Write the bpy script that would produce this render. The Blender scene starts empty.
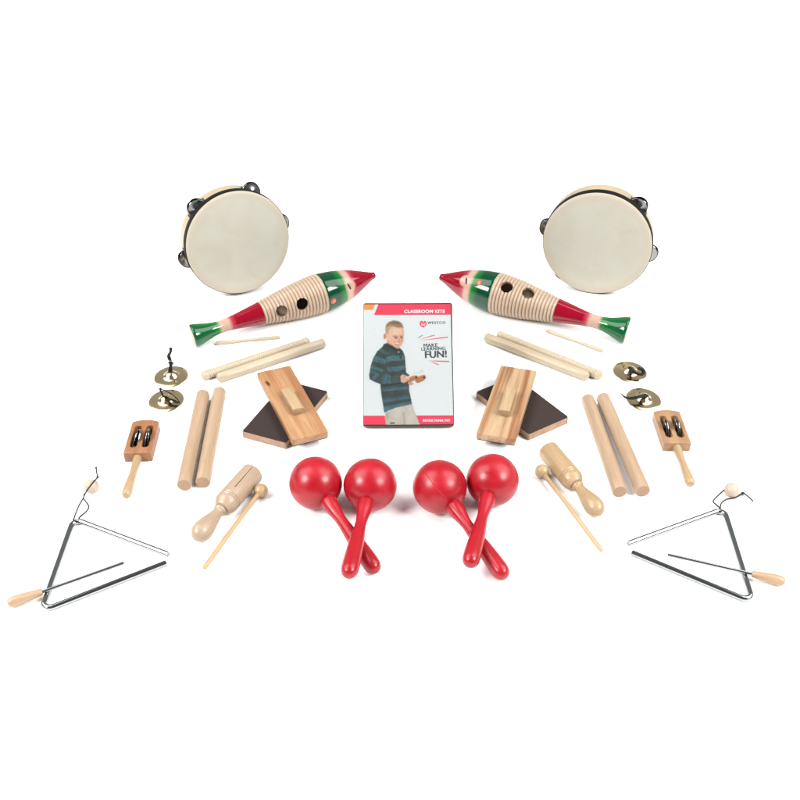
import bpy, bmesh, math, random
from mathutils import Vector, Matrix
random.seed(7)
PI = math.pi
S = bpy.context.scene
COL = S.collection

# ------------------------------------------------------------------ camera
E = math.radians(36.0); F = 1032.0; D = 1.565
CAM = Vector((0, -D*math.cos(E), D*math.sin(E)))
FWD = Vector((0, math.cos(E), -math.sin(E)))
UPV = Vector((0, math.sin(E), math.cos(E)))
RGT = Vector((1, 0, 0))
cd = bpy.data.cameras.new('camera'); cam = bpy.data.objects.new('camera', cd); COL.objects.link(cam)
cam.location = CAM; cam.rotation_euler = (PI/2 - E, 0, 0)
cd.sensor_width = 36; cd.lens = 36*F/800; cd.clip_start = .05; cd.clip_end = 100
S.camera = cam

def ray(px, py):
    return RGT*((px-400)/F) + UPV*(-(py-400)/F) + FWD
def G(px, py, z=0.0):
    """the spot in the place seen at that point of the photo, at height z"""
    r = ray(px, py); return CAM + r*((z-CAM.z)/r.z)
def P(v):
    d = v - CAM; w = d.dot(FWD)
    return 400 + F*d.dot(RGT)/w, 400 - F*d.dot(UPV)/w
def ppm(v):
    return F/(v-CAM).dot(FWD)

# ------------------------------------------------------------------ materials
def lin(c):
    return tuple(((x/255)/12.92 if x/255 <= .04045 else (((x/255)+.055)/1.055)**2.4) for x in c)
def mul(c, k): return tuple(x*k for x in c)
KX = 0.40           # the picture is exposed bright: real base colour = shown colour * KX
def A(*rgb): return mul(lin(rgb), KX)
def rgba(c): return (c[0], c[1], c[2], 1.0)

class NT:
    def __init__(s, name):
        s.m = bpy.data.materials.new(name); s.m.use_nodes = True
        s.t = s.m.node_tree; s.b = s.t.nodes['Principled BSDF']
    def n(s, typ, **kw):
        x = s.t.nodes.new(typ)
        for k, v in kw.items():
            if k.startswith('i_'): x.inputs[k[2:].replace('_', ' ')].default_value = v
            else: setattr(x, k, v)
        return x
    def l(s, a, b): s.t.links.new(a, b)
    def set(s, **kw):
        for k, v in kw.items():
            s.b.inputs[k.replace('_', ' ')].default_value = v
        return s

def plain(name, c, rough=.5, metal=0., coat=0., spec=.5, vary=.0, vscale=60., bump=0., bscale=300.):
    t = NT(name); t.set(Base_Color=rgba(c), Roughness=rough, Metallic=metal)
    t.b.inputs['Coat Weight'].default_value = coat
    t.b.inputs['Coat Roughness'].default_value = .08
    t.b.inputs['Specular IOR Level'].default_value = spec
    tc = t.n('ShaderNodeTexCoord')
    if vary:
        no = t.n('ShaderNodeTexNoise'); no.inputs['Scale'].default_value = vscale; no.inputs['Detail'].default_value = 5
        t.l(tc.outputs['Object'], no.inputs['Vector'])
        r = t.n('ShaderNodeValToRGB')
        r.color_ramp.elements[0].position = .3; r.color_ramp.elements[1].position = .7
        r.color_ramp.elements[0].color = rgba(mul(c, 1-vary)); r.color_ramp.elements[1].color = rgba(mul(c, 1+vary))
        t.l(no.outputs['Fac'], r.inputs['Fac']); t.l(r.outputs['Color'], t.b.inputs['Base Color'])
    if bump:
        nb = t.n('ShaderNodeTexNoise'); nb.inputs['Scale'].default_value = bscale; nb.inputs['Detail'].default_value = 3
        t.l(tc.outputs['Object'], nb.inputs['Vector'])
        b = t.n('ShaderNodeBump'); b.inputs['Strength'].default_value = bump; b.inputs['Distance'].default_value = .0006
        t.l(nb.outputs['Fac'], b.inputs['Height']); t.l(b.outputs['Normal'], t.b.inputs['Normal'])
    return t.m

def wood(name, c1, c2, axis='Z', rough=.45, grain=260., stretch=.045, fine=.16, coat=0., contrast=(.35, .68), knot=None):
    """long grain running along one local axis"""
    t = NT(name); t.set(Roughness=rough); t.b.inputs['Coat Weight'].default_value = coat
    t.b.inputs['Coat Roughness'].default_value = .25
    tc = t.n('ShaderNodeTexCoord'); oi = t.n('ShaderNodeObjectInfo')
    off = t.n('ShaderNodeVectorMath', operation='SCALE'); off.inputs[0].default_value = (3.1, 2.3, 1.7)
    t.l(oi.outputs['Random'], off.inputs['Scale'])
    add = t.n('ShaderNodeVectorMath', operation='ADD')
    t.l(tc.outputs['Object'], add.inputs[0]); t.l(off.outputs[0], add.inputs[1])
    mp = t.n('ShaderNodeMapping')
    s = [1, 1, 1]; s['XYZ'.index(axis)] = stretch; mp.inputs['Scale'].default_value = s
    t.l(add.outputs[0], mp.inputs['Vector'])
    n1 = t.n('ShaderNodeTexNoise'); n1.inputs['Scale'].default_value = grain*.35; n1.inputs['Detail'].default_value = 4; n1.inputs['Distortion'].default_value = .4
    n2 = t.n('ShaderNodeTexNoise'); n2.inputs['Scale'].default_value = grain*3.2; n2.inputs['Detail'].default_value = 3
    t.l(mp.outputs[0], n1.inputs['Vector']); t.l(mp.outputs[0], n2.inputs['Vector'])
    r = t.n('ShaderNodeValToRGB')
    r.color_ramp.elements[0].position = contrast[0]; r.color_ramp.elements[1].position = contrast[1]
    r.color_ramp.elements[0].color = rgba(c1); r.color_ramp.elements[1].color = rgba(c2)
    t.l(n1.outputs['Fac'], r.inputs['Fac'])
    mr = t.n('ShaderNodeMapRange'); mr.inputs['From Min'].default_value = .3; mr.inputs['From Max'].default_value = .7
    mr.inputs['To Min'].default_value = 1-fine; mr.inputs['To Max'].default_value = 1+fine*.45
    t.l(n2.outputs['Fac'], mr.inputs['Value'])
    sc = t.n('ShaderNodeVectorMath', operation='SCALE')
    t.l(r.outputs['Color'], sc.inputs[0]); t.l(mr.outputs[0], sc.inputs['Scale'])
    out = sc.outputs[0]
    if knot:                                  # a small dark knot, long along the grain
        km = t.n('ShaderNodeMapping'); km.vector_type = 'TEXTURE'
        km.inputs['Location'].default_value = knot; km.inputs['Rotation'].default_value = (0, 0, .12); km.inputs['Scale'].default_value = (.0058, .0021, 1)
        wob = t.n('ShaderNodeTexNoise'); wob.inputs['Scale'].default_value = 500
        t.l(tc.outputs['Object'], wob.inputs['Vector'])
        t.l(tc.outputs['Object'], km.inputs['Vector'])
        fl = t.n('ShaderNodeVectorMath', operation='MULTIPLY'); fl.inputs[1].default_value = (1, 1, 0); t.l(km.outputs[0], fl.inputs[0])
        ln = t.n('ShaderNodeVectorMath', operation='LENGTH'); t.l(fl.outputs[0], ln.inputs[0])
        ad = t.n('ShaderNodeMath', operation='MULTIPLY_ADD'); ad.inputs[1].default_value = .6; t.l(wob.outputs['Fac'], ad.inputs[0]); t.l(ln.outputs['Value'], ad.inputs[2])
        kr = t.n('ShaderNodeValToRGB'); kr.color_ramp.elements[0].position = .55; kr.color_ramp.elements[0].color = (.16, .10, .07, 1)
        kr.color_ramp.elements[1].position = 1.0; kr.color_ramp.elements[1].color = (.62, .50, .40, 1)
        e = kr.color_ramp.elements.new(.85); e.color = (.42, .30, .22, 1)
        hv = t.n('ShaderNodeMath', operation='MULTIPLY'); hv.inputs[1].default_value = .62; t.l(ad.outputs[0], hv.inputs[0]); t.l(hv.outputs[0], kr.inputs['Fac'])
        fade = t.n('ShaderNodeMapRange', interpolation_type='SMOOTHSTEP'); fade.inputs['From Min'].default_value = 1.2; fade.inputs['From Max'].default_value = 2.3
        t.l(ad.outputs[0], fade.inputs['Value'])
        mk = t.n('ShaderNodeMix', data_type='RGBA'); mk.inputs['B'].default_value = (1, 1, 1, 1); t.l(fade.outputs[0], mk.inputs['Factor']); t.l(kr.outputs['Color'], mk.inputs['A'])
        mm = t.n('ShaderNodeVectorMath', operation='MULTIPLY'); t.l(out, mm.inputs[0]); t.l(mk.outputs['Result'], mm.inputs[1]); out = mm.outputs[0]
    t.l(out, t.b.inputs['Base Color'])
    b = t.n('ShaderNodeBump'); b.inputs['Strength'].default_value = .25; b.inputs['Distance'].default_value = .0004
    t.l(n2.outputs['Fac'], b.inputs['Height']); t.l(b.outputs['Normal'], t.b.inputs['Normal'])
    return t.m

M = {}
M['beech'] = wood('beech', A(222, 186, 151), A(238, 206, 173))
M['beech_end'] = plain('beech_end_grain', A(212, 172, 136), .6, vary=.12, vscale=700)
M['cream_wood'] = wood('cream_wood', A(230, 208, 174), A(245, 228, 199))
M['maple'] = wood('maple', A(222, 196, 160), A(238, 216, 184))
M['tan_wood'] = wood('tan_wood', A(214, 182, 150), A(230, 202, 172), coat=.25)
M['honey_wood'] = wood('honey_wood', A(214, 176, 128), A(231, 198, 152), coat=.25)
M['mallet_wood'] = wood('mallet_wood', A(228, 186, 128), A(242, 208, 156), coat=.3)
M['handle_wood'] = wood('handle_wood', A(216, 178, 128), A(236, 206, 160), coat=.35)
M['beater_wood'] = wood('beater_wood', A(226, 180, 135), A(242, 206, 166), coat=.45)
M['bead_wood'] = plain('bead_wood', A(246, 222, 200), .5, vary=.05, vscale=160)
M['cherry'] = wood('cherry', A(184, 118, 74), A(210, 148, 100), axis='X', coat=.2)
M['alder'] = wood('alder', A(200, 150, 104), A(223, 176, 130), axis='X', coat=.2)
M['pine_orange'] = wood('pine_orange', A(206, 144, 94), A(238, 190, 140), axis='X', grain=150, contrast=(.36, .62), stretch=.06)
M['pine_striped'] = wood('pine_striped', A(186, 124, 78), A(236, 200, 156), axis='X', grain=190, contrast=(.40, .56), stretch=.04)
M['board_pale'] = wood('board_pale', A(206, 158, 122), A(226, 186, 150), axis='X')
M['grip_wood'] = wood('grip_wood', A(222, 184, 136), A(238, 206, 164), axis='X')
M['hoop_wood'] = plain('hoop_wood', A(232, 212, 178), .5, vary=.07, vscale=40)
M['sandpaper'] = plain('sandpaper', A(66, 51, 48), .85, vary=.22, vscale=900, bump=.6, bscale=2500, spec=.3)
M['black_band'] = plain('black_band', A(12, 13, 12), .7, spec=.2, vary=.2, vscale=200)
M['steel'] = plain('jingle_steel', (.40, .41, .40), .18, 1., bump=.15, bscale=120)
M['dark_steel'] = plain('tambourine_jingle_steel', (.20, .205, .20), .2, 1., bump=.15, bscale=120)
M['chrome'] = plain('chrome', (.31, .33, .33), .10, 1.)
M['brass'] = plain('brass', (.70, .57, .35), .17, 1., bump=.12, bscale=140)
M['strap'] = plain('strap_black', A(15, 18, 18), .6, spec=.25, vary=.15, vscale=400)
M['cord'] = plain('cord_black', A(40, 42, 42), .75)
M['eye'] = plain('eye_orange', A(240, 112, 72), .35, vary=.12, vscale=500)
M['eye_pale'] = plain('eye_pale', A(246, 170, 120), .35)
M['dark'] = plain('mouth_slit_shade', A(58, 40, 36), .7)  # shade inside the cut mouth slit, put into the colour of a solid lens
M['case'] = plain('case_black', A(34, 38, 39), .4, spec=.35)

def maraca_mat():
    t = NT('maraca_red'); c = A(214, 28, 46)
    t.set(Base_Color=rgba(c), Roughness=.30); t.b.inputs['Specular IOR Level'].default_value = .38
    tc = t.n('ShaderNodeTexCoord')
    no = t.n('ShaderNodeTexNoise'); no.inputs['Scale'].default_value = 48; no.inputs['Detail'].default_value = 10
    t.l(tc.outputs['Object'], no.inputs['Vector'])
    r = t.n('ShaderNodeValToRGB'); r.color_ramp.elements[0].position = .3; r.color_ramp.elements[1].position = .7
    r.color_ramp.elements[0].color = rgba(A(203, 22, 40)); r.color_ramp.elements[1].color = rgba(A(224, 32, 52))
    t.l(no.outputs['Fac'], r.inputs['Fac']); t.l(r.outputs['Color'], t.b.inputs['Base Color'])
    rr = t.n('ShaderNodeMapRange'); rr.inputs['To Min'].default_value = .18; rr.inputs['To Max'].default_value = .48
    t.l(no.outputs['Fac'], rr.inputs['Value']); t.l(rr.outputs[0], t.b.inputs['Roughness'])
    n2 = t.n('ShaderNodeTexNoise'); n2.inputs['Scale'].default_value = 260; n2.inputs['Detail'].default_value = 2
    t.l(tc.outputs['Object'], n2.inputs['Vector'])
    # moulding seam: a shallow groove in the plane x = 0
    sx = t.n('ShaderNodeSeparateXYZ'); t.l(tc.outputs['Object'], sx.inputs[0])
    ab = t.n('ShaderNodeMath', operation='ABSOLUTE'); t.l(sx.outputs['X'], ab.inputs[0])
    gr = t.n('ShaderNodeMapRange', interpolation_type='SMOOTHSTEP'); gr.inputs['From Min'].default_value = 0; gr.inputs['From Max'].default_value = .0007
    gr.inputs['To Min'].default_value = -1.6; gr.inputs['To Max'].default_value = 0
    t.l(ab.outputs[0], gr.inputs['Value'])
    sm = t.n('ShaderNodeMath', operation='MULTIPLY_ADD'); sm.inputs[1].default_value = .25
    t.l(n2.outputs['Fac'], sm.inputs[0]); t.l(gr.outputs[0], sm.inputs[2])
    b = t.n('ShaderNodeBump'); b.inputs['Strength'].default_value = .35; b.inputs['Distance'].default_value = .0006
    t.l(sm.outputs[0], b.inputs['Height']); t.l(b.outputs['Normal'], t.b.inputs['Normal'])
    return t.m
M['red'] = maraca_mat()

def skin_mat():
    t = NT('drum_skin'); t.set(Roughness=.6)
    tc = t.n('ShaderNodeTexCoord')
    no = t.n('ShaderNodeTexNoise'); no.inputs['Scale'].default_value = 18; no.inputs['Detail'].default_value = 12; no.inputs['Roughness'].default_value = .62; no.inputs['Distortion'].default_value = .5
    oi = t.n('ShaderNodeObjectInfo'); ad = t.n('ShaderNodeVectorMath', operation='ADD')
    t.l(tc.outputs['Object'], ad.inputs[0]); t.l(oi.outputs['Random'], ad.inputs[1])
    t.l(ad.outputs[0], no.inputs['Vector'])
    r = t.n('ShaderNodeValToRGB')
    r.color_ramp.elements[0].position = .30; r.color_ramp.elements[1].position = .56
    r.color_ramp.elements[0].color = rgba(A(227, 221, 201)); r.color_ramp.elements[1].color = rgba(A(233, 231, 215))
    t.l(no.outputs['Fac'], r.inputs['Fac'])
    ln = t.n('ShaderNodeVectorMath', operation='LENGTH'); t.l(tc.outputs['Object'], ln.inputs[0])
    mr = t.n('ShaderNodeMapRange', interpolation_type='SMOOTHSTEP'); mr.inputs['From Min'].default_value = .074; mr.inputs['From Max'].default_value = .086
    t.l(ln.outputs['Value'], mr.inputs['Value'])
    mx = t.n('ShaderNodeMix', data_type='RGBA'); mx.inputs['B'].default_value = rgba(A(231, 221, 200))
    t.l(mr.outputs[0], mx.inputs['Factor']); t.l(r.outputs['Color'], mx.inputs['A']); t.l(mx.outputs['Result'], t.b.inputs['Base Color'])
    b = t.n('ShaderNodeBump'); b.inputs['Strength'].default_value = .2; b.inputs['Distance'].default_value = .001
    t.l(no.outputs['Fac'], b.inputs['Height']); t.l(b.outputs['Normal'], t.b.inputs['Normal'])
    return t.m
M['skin'] = skin_mat()

def ground_mat():
    t = NT('white_sweep'); t.set(Roughness=.9); t.b.inputs['Specular IOR Level'].default_value = .1
    tc = t.n('ShaderNodeTexCoord'); no = t.n('ShaderNodeTexNoise'); no.inputs['Scale'].default_value = 3
    t.l(tc.outputs['Object'], no.inputs['Vector'])
    r = t.n('ShaderNodeValToRGB'); r.color_ramp.elements[0].color = (.93, .93, .93, 1); r.color_ramp.elements[1].color = (.95, .95, .95, 1)
    t.l(no.outputs['Fac'], r.inputs['Fac']); t.l(r.outputs['Color'], t.b.inputs['Base Color'])
    return t.m

# ------------------------------------------------------------------ mesh helpers
def finish(bm, name, mats, smooth=True, angle=35):
    bmesh.ops.recalc_face_normals(bm, faces=bm.faces[:])
    me = bpy.data.meshes.new(name); bm.to_mesh(me); bm.free()
    for m in (mats if isinstance(mats, (list, tuple)) else [mats]): me.materials.append(m)
    if smooth:
        me.polygons.foreach_set('use_smooth', [True]*len(me.polygons))
        me.set_sharp_from_angle(angle=math.radians(angle))
    return me

def lathe(bm, prof, segs=48, mat=0, matf=None):
    """closed turned solid about local Z; prof = [(r, z), ...]"""
    rings = []
    for r, z in prof:
        if r < 1e-6: rings.append([bm.verts.new((0, 0, z))])
        else: rings.append([bm.verts.new((r*math.cos(2*PI*i/segs), r*math.sin(2*PI*i/segs), z)) for i in range(segs)])
    for k in range(len(rings)-1):
        a, b = rings[k], rings[k+1]
        mi = mat if matf is None else matf(k)
        for i in range(segs):
            j = (i+1) % segs
            if len(a) == 1 and len(b) == 1: continue
            if len(a) == 1: f = bm.faces.new((a[0], b[j], b[i]))
            elif len(b) == 1: f = bm.faces.new((a[i], a[j], b[0]))
            else: f = bm.faces.new((a[i], a[j], b[j], b[i]))
            f.material_index = mi
    if len(rings[0]) > 1:
        f = bm.faces.new(rings[0][::-1]); f.material_index = mat if matf is None else matf(0)
    if len(rings[-1]) > 1:
        f = bm.faces.new(rings[-1]); f.material_index = mat if matf is None else matf(len(rings)-2)

def catmull(pts, n=8):
    pts = [Vector(p) for p in pts]
    if len(pts) < 3: return pts
    q = [pts[0]*2-pts[1]] + pts + [pts[-1]*2-pts[-2]]
    out = []
    for i in range(1, len(q)-2):
        p0, p1, p2, p3 = q[i-1:i+3]
        for k in range(n):
            t = k/n
            out.append(.5*((2*p1)+(p2-p0)*t+(2*p0-5*p1+4*p2-p3)*t*t+(3*p1-p0-3*p2+p3)*t**3))
    out.append(pts[-1]); return out

def sweep(bm, pts, rx, ry=None, segs=12, up=Vector((0, 0, 1)), taper=None, twist=None):
    """a tube (or, with ry << rx, a strap) along a path"""
    ry = rx if ry is None else ry
    pts = [Vector(p) for p in pts]; n = len(pts); rings = []; u = None
    for i, p in enumerate(pts):
        d = (pts[min(i+1, n-1)] - pts[max(i-1, 0)]).normalized()
        if u is None:
            u = d.cross(up)
            if u.length < 1e-3: u = d.cross(Vector((0, 1, 0)))
        u = (u - d*u.dot(d)).normalized(); v = d.cross(u)
        k = 1 if taper is None else taper(i/(n-1))
        tw = 0 if twist is None else twist(i/(n-1))
        ring = []
        for s in range(segs):
            a = 2*PI*s/segs; x = math.cos(a)*rx*k; y = math.sin(a)*ry*k
            x, y = x*math.cos(tw)-y*math.sin(tw), x*math.sin(tw)+y*math.cos(tw)
            ring.append(bm.verts.new(p+u*x+v*y))
        rings.append(ring)
    for a, b in zip(rings, rings[1:]):
        for s in range(segs): bm.faces.new((a[s], a[(s+1) % segs], b[(s+1) % segs], b[s]))
    bm.faces.new(rings[0][::-1]); bm.faces.new(rings[-1])

def ball(bm, c, r, sc=(1, 1, 1), seg=24):
    m = Matrix.Translation(c) @ Matrix.Diagonal((sc[0], sc[1], sc[2], 1))
    bmesh.ops.create_uvsphere(bm, u_segments=seg, v_segments=seg//2, radius=r, matrix=m)

def prism(bm, outline, z0, z1, bev=0.):
    """flat outline (x, y) raised from z0 to z1, edges bevelled"""
    lo = [bm.verts.new((x, y, z0)) for x, y in outline]; hi = [bm.verts.new((x, y, z1)) for x, y in outline]
    fs = [bm.faces.new(lo[::-1]), bm.faces.new(hi)]
    n = len(lo)
    for i in range(n): fs.append(bm.faces.new((lo[i], lo[(i+1) % n], hi[(i+1) % n], hi[i])))
    if bev:
        es = list({e for f in fs for e in f.edges})
        bmesh.ops.recalc_face_normals(bm, faces=fs)
        bmesh.ops.bevel(bm, geom=es, offset=bev, segments=3, profile=.5, affect='EDGES')

def round_rect(w, h, r, n=5):
    o = []
    for cx, cy, a0 in ((w/2-r, h/2-r, 0), (-w/2+r, h/2-r, .5*PI), (-w/2+r, -h/2+r, PI), (w/2-r, -h/2+r, 1.5*PI)):
        o += [(cx+r*math.cos(a0+PI/2*k/n), cy+r*math.sin(a0+PI/2*k/n)) for k in range(n+1)]
    return o
def rect(w, h): return [(-w/2, -h/2), (w/2, -h/2), (w/2, h/2), (-w/2, h/2)]

def frame(origin, z, x=None):
    """matrix with local Z along z and local X as near x as can be"""
    z = Vector(z).normalized(); x = Vector(x) if x is not None else Vector((0, 0, 1))
    x = x - z*x.dot(z)
    if x.length < 1e-5: x = Vector((0, 1, 0)) - z*z.y
    x.normalize(); y = z.cross(x)
    m = Matrix((x, y, z)).transposed().to_4x4(); m.translation = origin
    return m

def cut(me, cutters):
    o = bpy.data.objects.new('work', me); COL.objects.link(o); tmp = []
    for cm in cutters:
        c = bpy.data.objects.new('cutter', cm); COL.objects.link(c); tmp.append(c)
        md = o.modifiers.new('b', 'BOOLEAN'); md.operation = 'DIFFERENCE'; md.solver = 'EXACT'; md.object = c
    dg = bpy.context.evaluated_depsgraph_get(); dg.update()
    out = bpy.data.meshes.new_from_object(o.evaluated_get(dg)); out.name = me.name
    for c in tmp:
        cm = c.data; bpy.data.objects.remove(c); bpy.data.meshes.remove(cm)
    bpy.data.objects.remove(o); bpy.data.meshes.remove(me)
    out.polygons.foreach_set('use_smooth', [True]*len(out.polygons))
    out.set_sharp_from_angle(angle=math.radians(35))
    return out

# ------------------------------------------------------------------ things and parts
def thing(name, label, cat, loc, group=None):
    o = bpy.data.objects.new(name, None); COL.objects.link(o)
    o.empty_display_size = .02; o.location = (loc[0], loc[1], 0)
    o['label'] = label; o['category'] = cat
    if group: o['group'] = group
    return o
def part(name, me, parent, m=None, label=None):
    """m = the part's place in the world; the parent only stands, it is not turned"""
    o = bpy.data.objects.new(name, me); COL.objects.link(o); o.parent = parent
    m = Matrix.Identity(4) if m is None else m
    root = Vector((0, 0, 0)); q = parent; acc = Matrix.Identity(4)
    while q is not None: acc = q.matrix_basis @ acc; q = q.parent
    o.matrix_basis = acc.inverted() @ m
    if label: o['label'] = label
    return o
def single(name, me, label, cat, m, group=None):
    o = bpy.data.objects.new(name, me); COL.objects.link(o); o.matrix_basis = m
    o['label'] = label; o['category'] = cat
    if group: o['group'] = group
    return o

# ------------------------------------------------------------------ the white surface
bm = bmesh.new()
bmesh.ops.create_grid(bm, x_segments=8, y_segments=8, size=4)
g = bpy.data.objects.new('ground', finish(bm, 'ground', ground_mat(), smooth=False)); COL.objects.link(g)
g['kind'] = 'structure'; g['label'] = 'plain white studio surface under the instruments'

# ------------------------------------------------------------------ claves: thick plain dowels
def dowel_prof(r, L, b):
    return [(r-b, 0), (r-b*.3, b*.3), (r, b)] + [(r, b+(L-2*b)*k/8) for k in range(1, 9)] + [(r-b*.3, L-b*.3), (r-b, L)]
def clave(a, b, r, label):
    p, q = G(*a, r), G(*b, r); d = q-p
    bm = bmesh.new(); lathe(bm, dowel_prof(r, d.length, .0012), 40)
    for f in bm.faces:
        if len(f.verts) > 4: f.material_index = 1
    me = finish(bm, 'clave', [M['beech'], M['beech_end']])
    single('clave', me, label, 'clave', frame(p, d), 'claves')
clave((184.2, 485.4), (203.2, 394.5), .0099, 'plain wooden clave nearest the brown jingle stick head, left one of its pair')
clave((202.8, 482.6), (219.6, 391.6), .0099, 'plain wooden clave lying between another clave and the dark sand block')
clave((620.0, 492.0), (587.6, 399.0), .0099, 'plain wooden clave nearest the honey coloured tone block, left one of its pair')
clave((643.0, 491.4), (602.8, 397.6), .0099, 'plain wooden clave nearest the tan jingle stick, right one of its pair')

# ------------------------------------------------------------------ rhythm sticks, plain and ridged
def stick(a, b, r, ridged, label):
    p, q = G(*a, r), G(*b, r); d = q-p; L = d.length
    bm = bmesh.new()
    prof = [(0, 0), (r*.45, .0005), (r*.8, .0018), (r, .0045)]
    if ridged:
        n = 46; z0, z1 = .010, L-.010
        for k in range(n):
            z = z0+(z1-z0)*k/n; s = (z1-z0)/n
            prof += [(r, z), (r-.0004, z+s*.25), (r-.0010, z+s*.5), (r-.0004, z+s*.75)]
        prof += [(r, z1)]
    else: prof += [(r, L*k/8) for k in range(1, 8)]
    prof += [(r, L-.0045), (r*.8, L-.0018), (r*.45, L-.0005), (0, L)]
    lathe(bm, prof, 36)
    single('rhythm_stick', finish(bm, 'rhythm_stick', M['cream_wood'], angle=50), label, 'rhythm stick', frame(p, d), 'rhythm sticks')
stick((201.5, 376.5), (309.5, 340.9), .0075, True, 'cream ridged rhythm stick behind a plain one, below the small scraper, left half')
stick((217.0, 378.6), (325.0, 342.3), .0078, False, 'cream smooth rhythm stick in front of a ridged one, above the orange sand block')
stick((602.0, 376.2), (497.5, 334.2), .0075, True, 'cream ridged rhythm stick behind a plain one, ending beside the upper right finger cymbal')
stick((588.5, 377.0), (485.0, 336.8), .0080, False, 'cream smooth rhythm stick in front of a ridged one, above the striped sand block')

# ------------------------------------------------------------------ guiro scrapers
def scraper(a, b, label):
    r = .0031; p, q = G(*a, r), G(*b, r); d = q-p; L = d.length
    bm = bmesh.new()
    prof = [(0, 0), (r*.8, 0), (r, .0008), (r, L*.2), (r*.92, L*.3), (r*.68, L*.42), (r*.7, L*.5), (r*.9, L*.62), (r*1.0, L*.75), (r*1.0, L-.0015), (r*.8, L), (0, L)]
    lathe(bm, prof, 20)
    single('scraper', finish(bm, 'scraper', M['cream_wood']), label, 'guiro scraper', frame(p, d), 'guiro scrapers')
scraper((216.3, 343.3), (280.0, 337.0), 'thin waisted wooden scraper lying below the guiro whose nose points right')
scraper((603.0, 351.0), (546.4, 330.4), 'thin waisted wooden scraper lying below the guiro whose nose points left')

# ------------------------------------------------------------------ fish guiros
def guiro_paint(L, mouth, seen):
    t = NT('guiro_paint'); t.set(Roughness=.10); t.b.inputs['Specular IOR Level'].default_value = .42
    tc = t.n('ShaderNodeTexCoord'); sx = t.n('ShaderNodeSeparateXYZ'); t.l(tc.outputs['Object'], sx.inputs[0])
    no = t.n('ShaderNodeTexNoise'); no.inputs['Scale'].default_value = 45; no.inputs['Detail'].default_value = 3
    t.l(tc.outputs['Object'], no.inputs['Vector'])
    dv = t.n('ShaderNodeMath', operation='DIVIDE'); dv.inputs[1].default_value = L; t.l(sx.outputs['Z'], dv.inputs[0])
    ma = t.n('ShaderNodeMath', operation='MULTIPLY_ADD'); ma.inputs[1].default_value = .012; 
    sb = t.n('ShaderNodeMath', operation='SUBTRACT'); sb.inputs[1].default_value = .5
    t.l(no.outputs['Fac'], sb.inputs[0]); t.l(sb.outputs[0], ma.inputs[0]); t.l(dv.outputs[0], ma.inputs[2])
    r = t.n('ShaderNodeValToRGB'); cr = r.color_ramp
    gd, gb, pl, rd, rp = A(0, 84, 50), A(30, 150, 62), A(240, 200, 178), A(176, 8, 44), A(216, 70, 92)
    stops = [(0, A(2, 108, 58)), (.10, A(6, 122, 58)), (.135, gb), (.152, pl), (.195, pl), (.213, rp), (.235, rd), (.60, rd), (.6001, gd), (.765, gd), (.801, gb), (.817, pl), (.838, pl), (.853, rp), (.874, rd), (1, rd)]
    cr.elements[0].position = 0; cr.elements[0].color = rgba(stops[0][1]); cr.elements[1].position = 1; cr.elements[1].color = rgba(stops[-1][1])
    for pos, c in stops[1:-1]:
        e = cr.elements.new(seen(pos)); e.color = rgba(c)
    t.l(ma.outputs[0], r.inputs['Fac'])
    # bare wood left round the mouth
    ds = t.n('ShaderNodeVectorMath', operation='DISTANCE'); ds.inputs[1].default_value = mouth
    t.l(tc.outputs['Object'], ds.inputs[0])
    mr = t.n('ShaderNodeMapRange', interpolation_type='SMOOTHSTEP'); mr.inputs['From Min'].default_value = .0085; mr.inputs['From Max'].default_value = .0118
    mr.inputs['To Min'].default_value = 1; mr.inputs['To Max'].default_value = 0
    t.l(ds.outputs['Value'], mr.inputs['Value'])
    mx = t.n('ShaderNodeMix', data_type='RGBA'); mx.inputs['B'].default_value = rgba(pl)
    t.l(mr.outputs[0], mx.inputs['Factor']); t.l(r.outputs['Color'], mx.inputs['A']); t.l(mx.outputs['Result'], t.b.inputs['Base Color'])
    return t.m
M['guiro_wood'] = wood('guiro_wood', A(230, 198, 168), A(246, 219, 192), grain=200, stretch=.05)
GP = [(0, 44), (.03, 41.5), (.07, 34), (.11, 27.5), (.15, 24.5), (.19, 25), (.24, 29), (.30, 36), (.384, 45.5), (.45, 54), (.52, 63), (.58, 69.5), (.64, 74), (.69, 76), (.717, 75.5), (.77, 71), (.82, 63.5), (.86, 55), (.90, 43.5), (.94, 30), (.97, 19.5), (.985, 14), (1, 12.5)]
def interp(tab, t):
    for (a, u), (b, v) in zip(tab, tab[1:]):
        if t <= b: return u+(v-u)*(t-a)/(b-a)
    return tab[-1][1]
def smooth_interp(tab, t, h=.012):
    return sum(interp(tab, min(1, max(0, t+k*h))) for k in (-1, -.5, 0, .5, 1))/5
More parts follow.
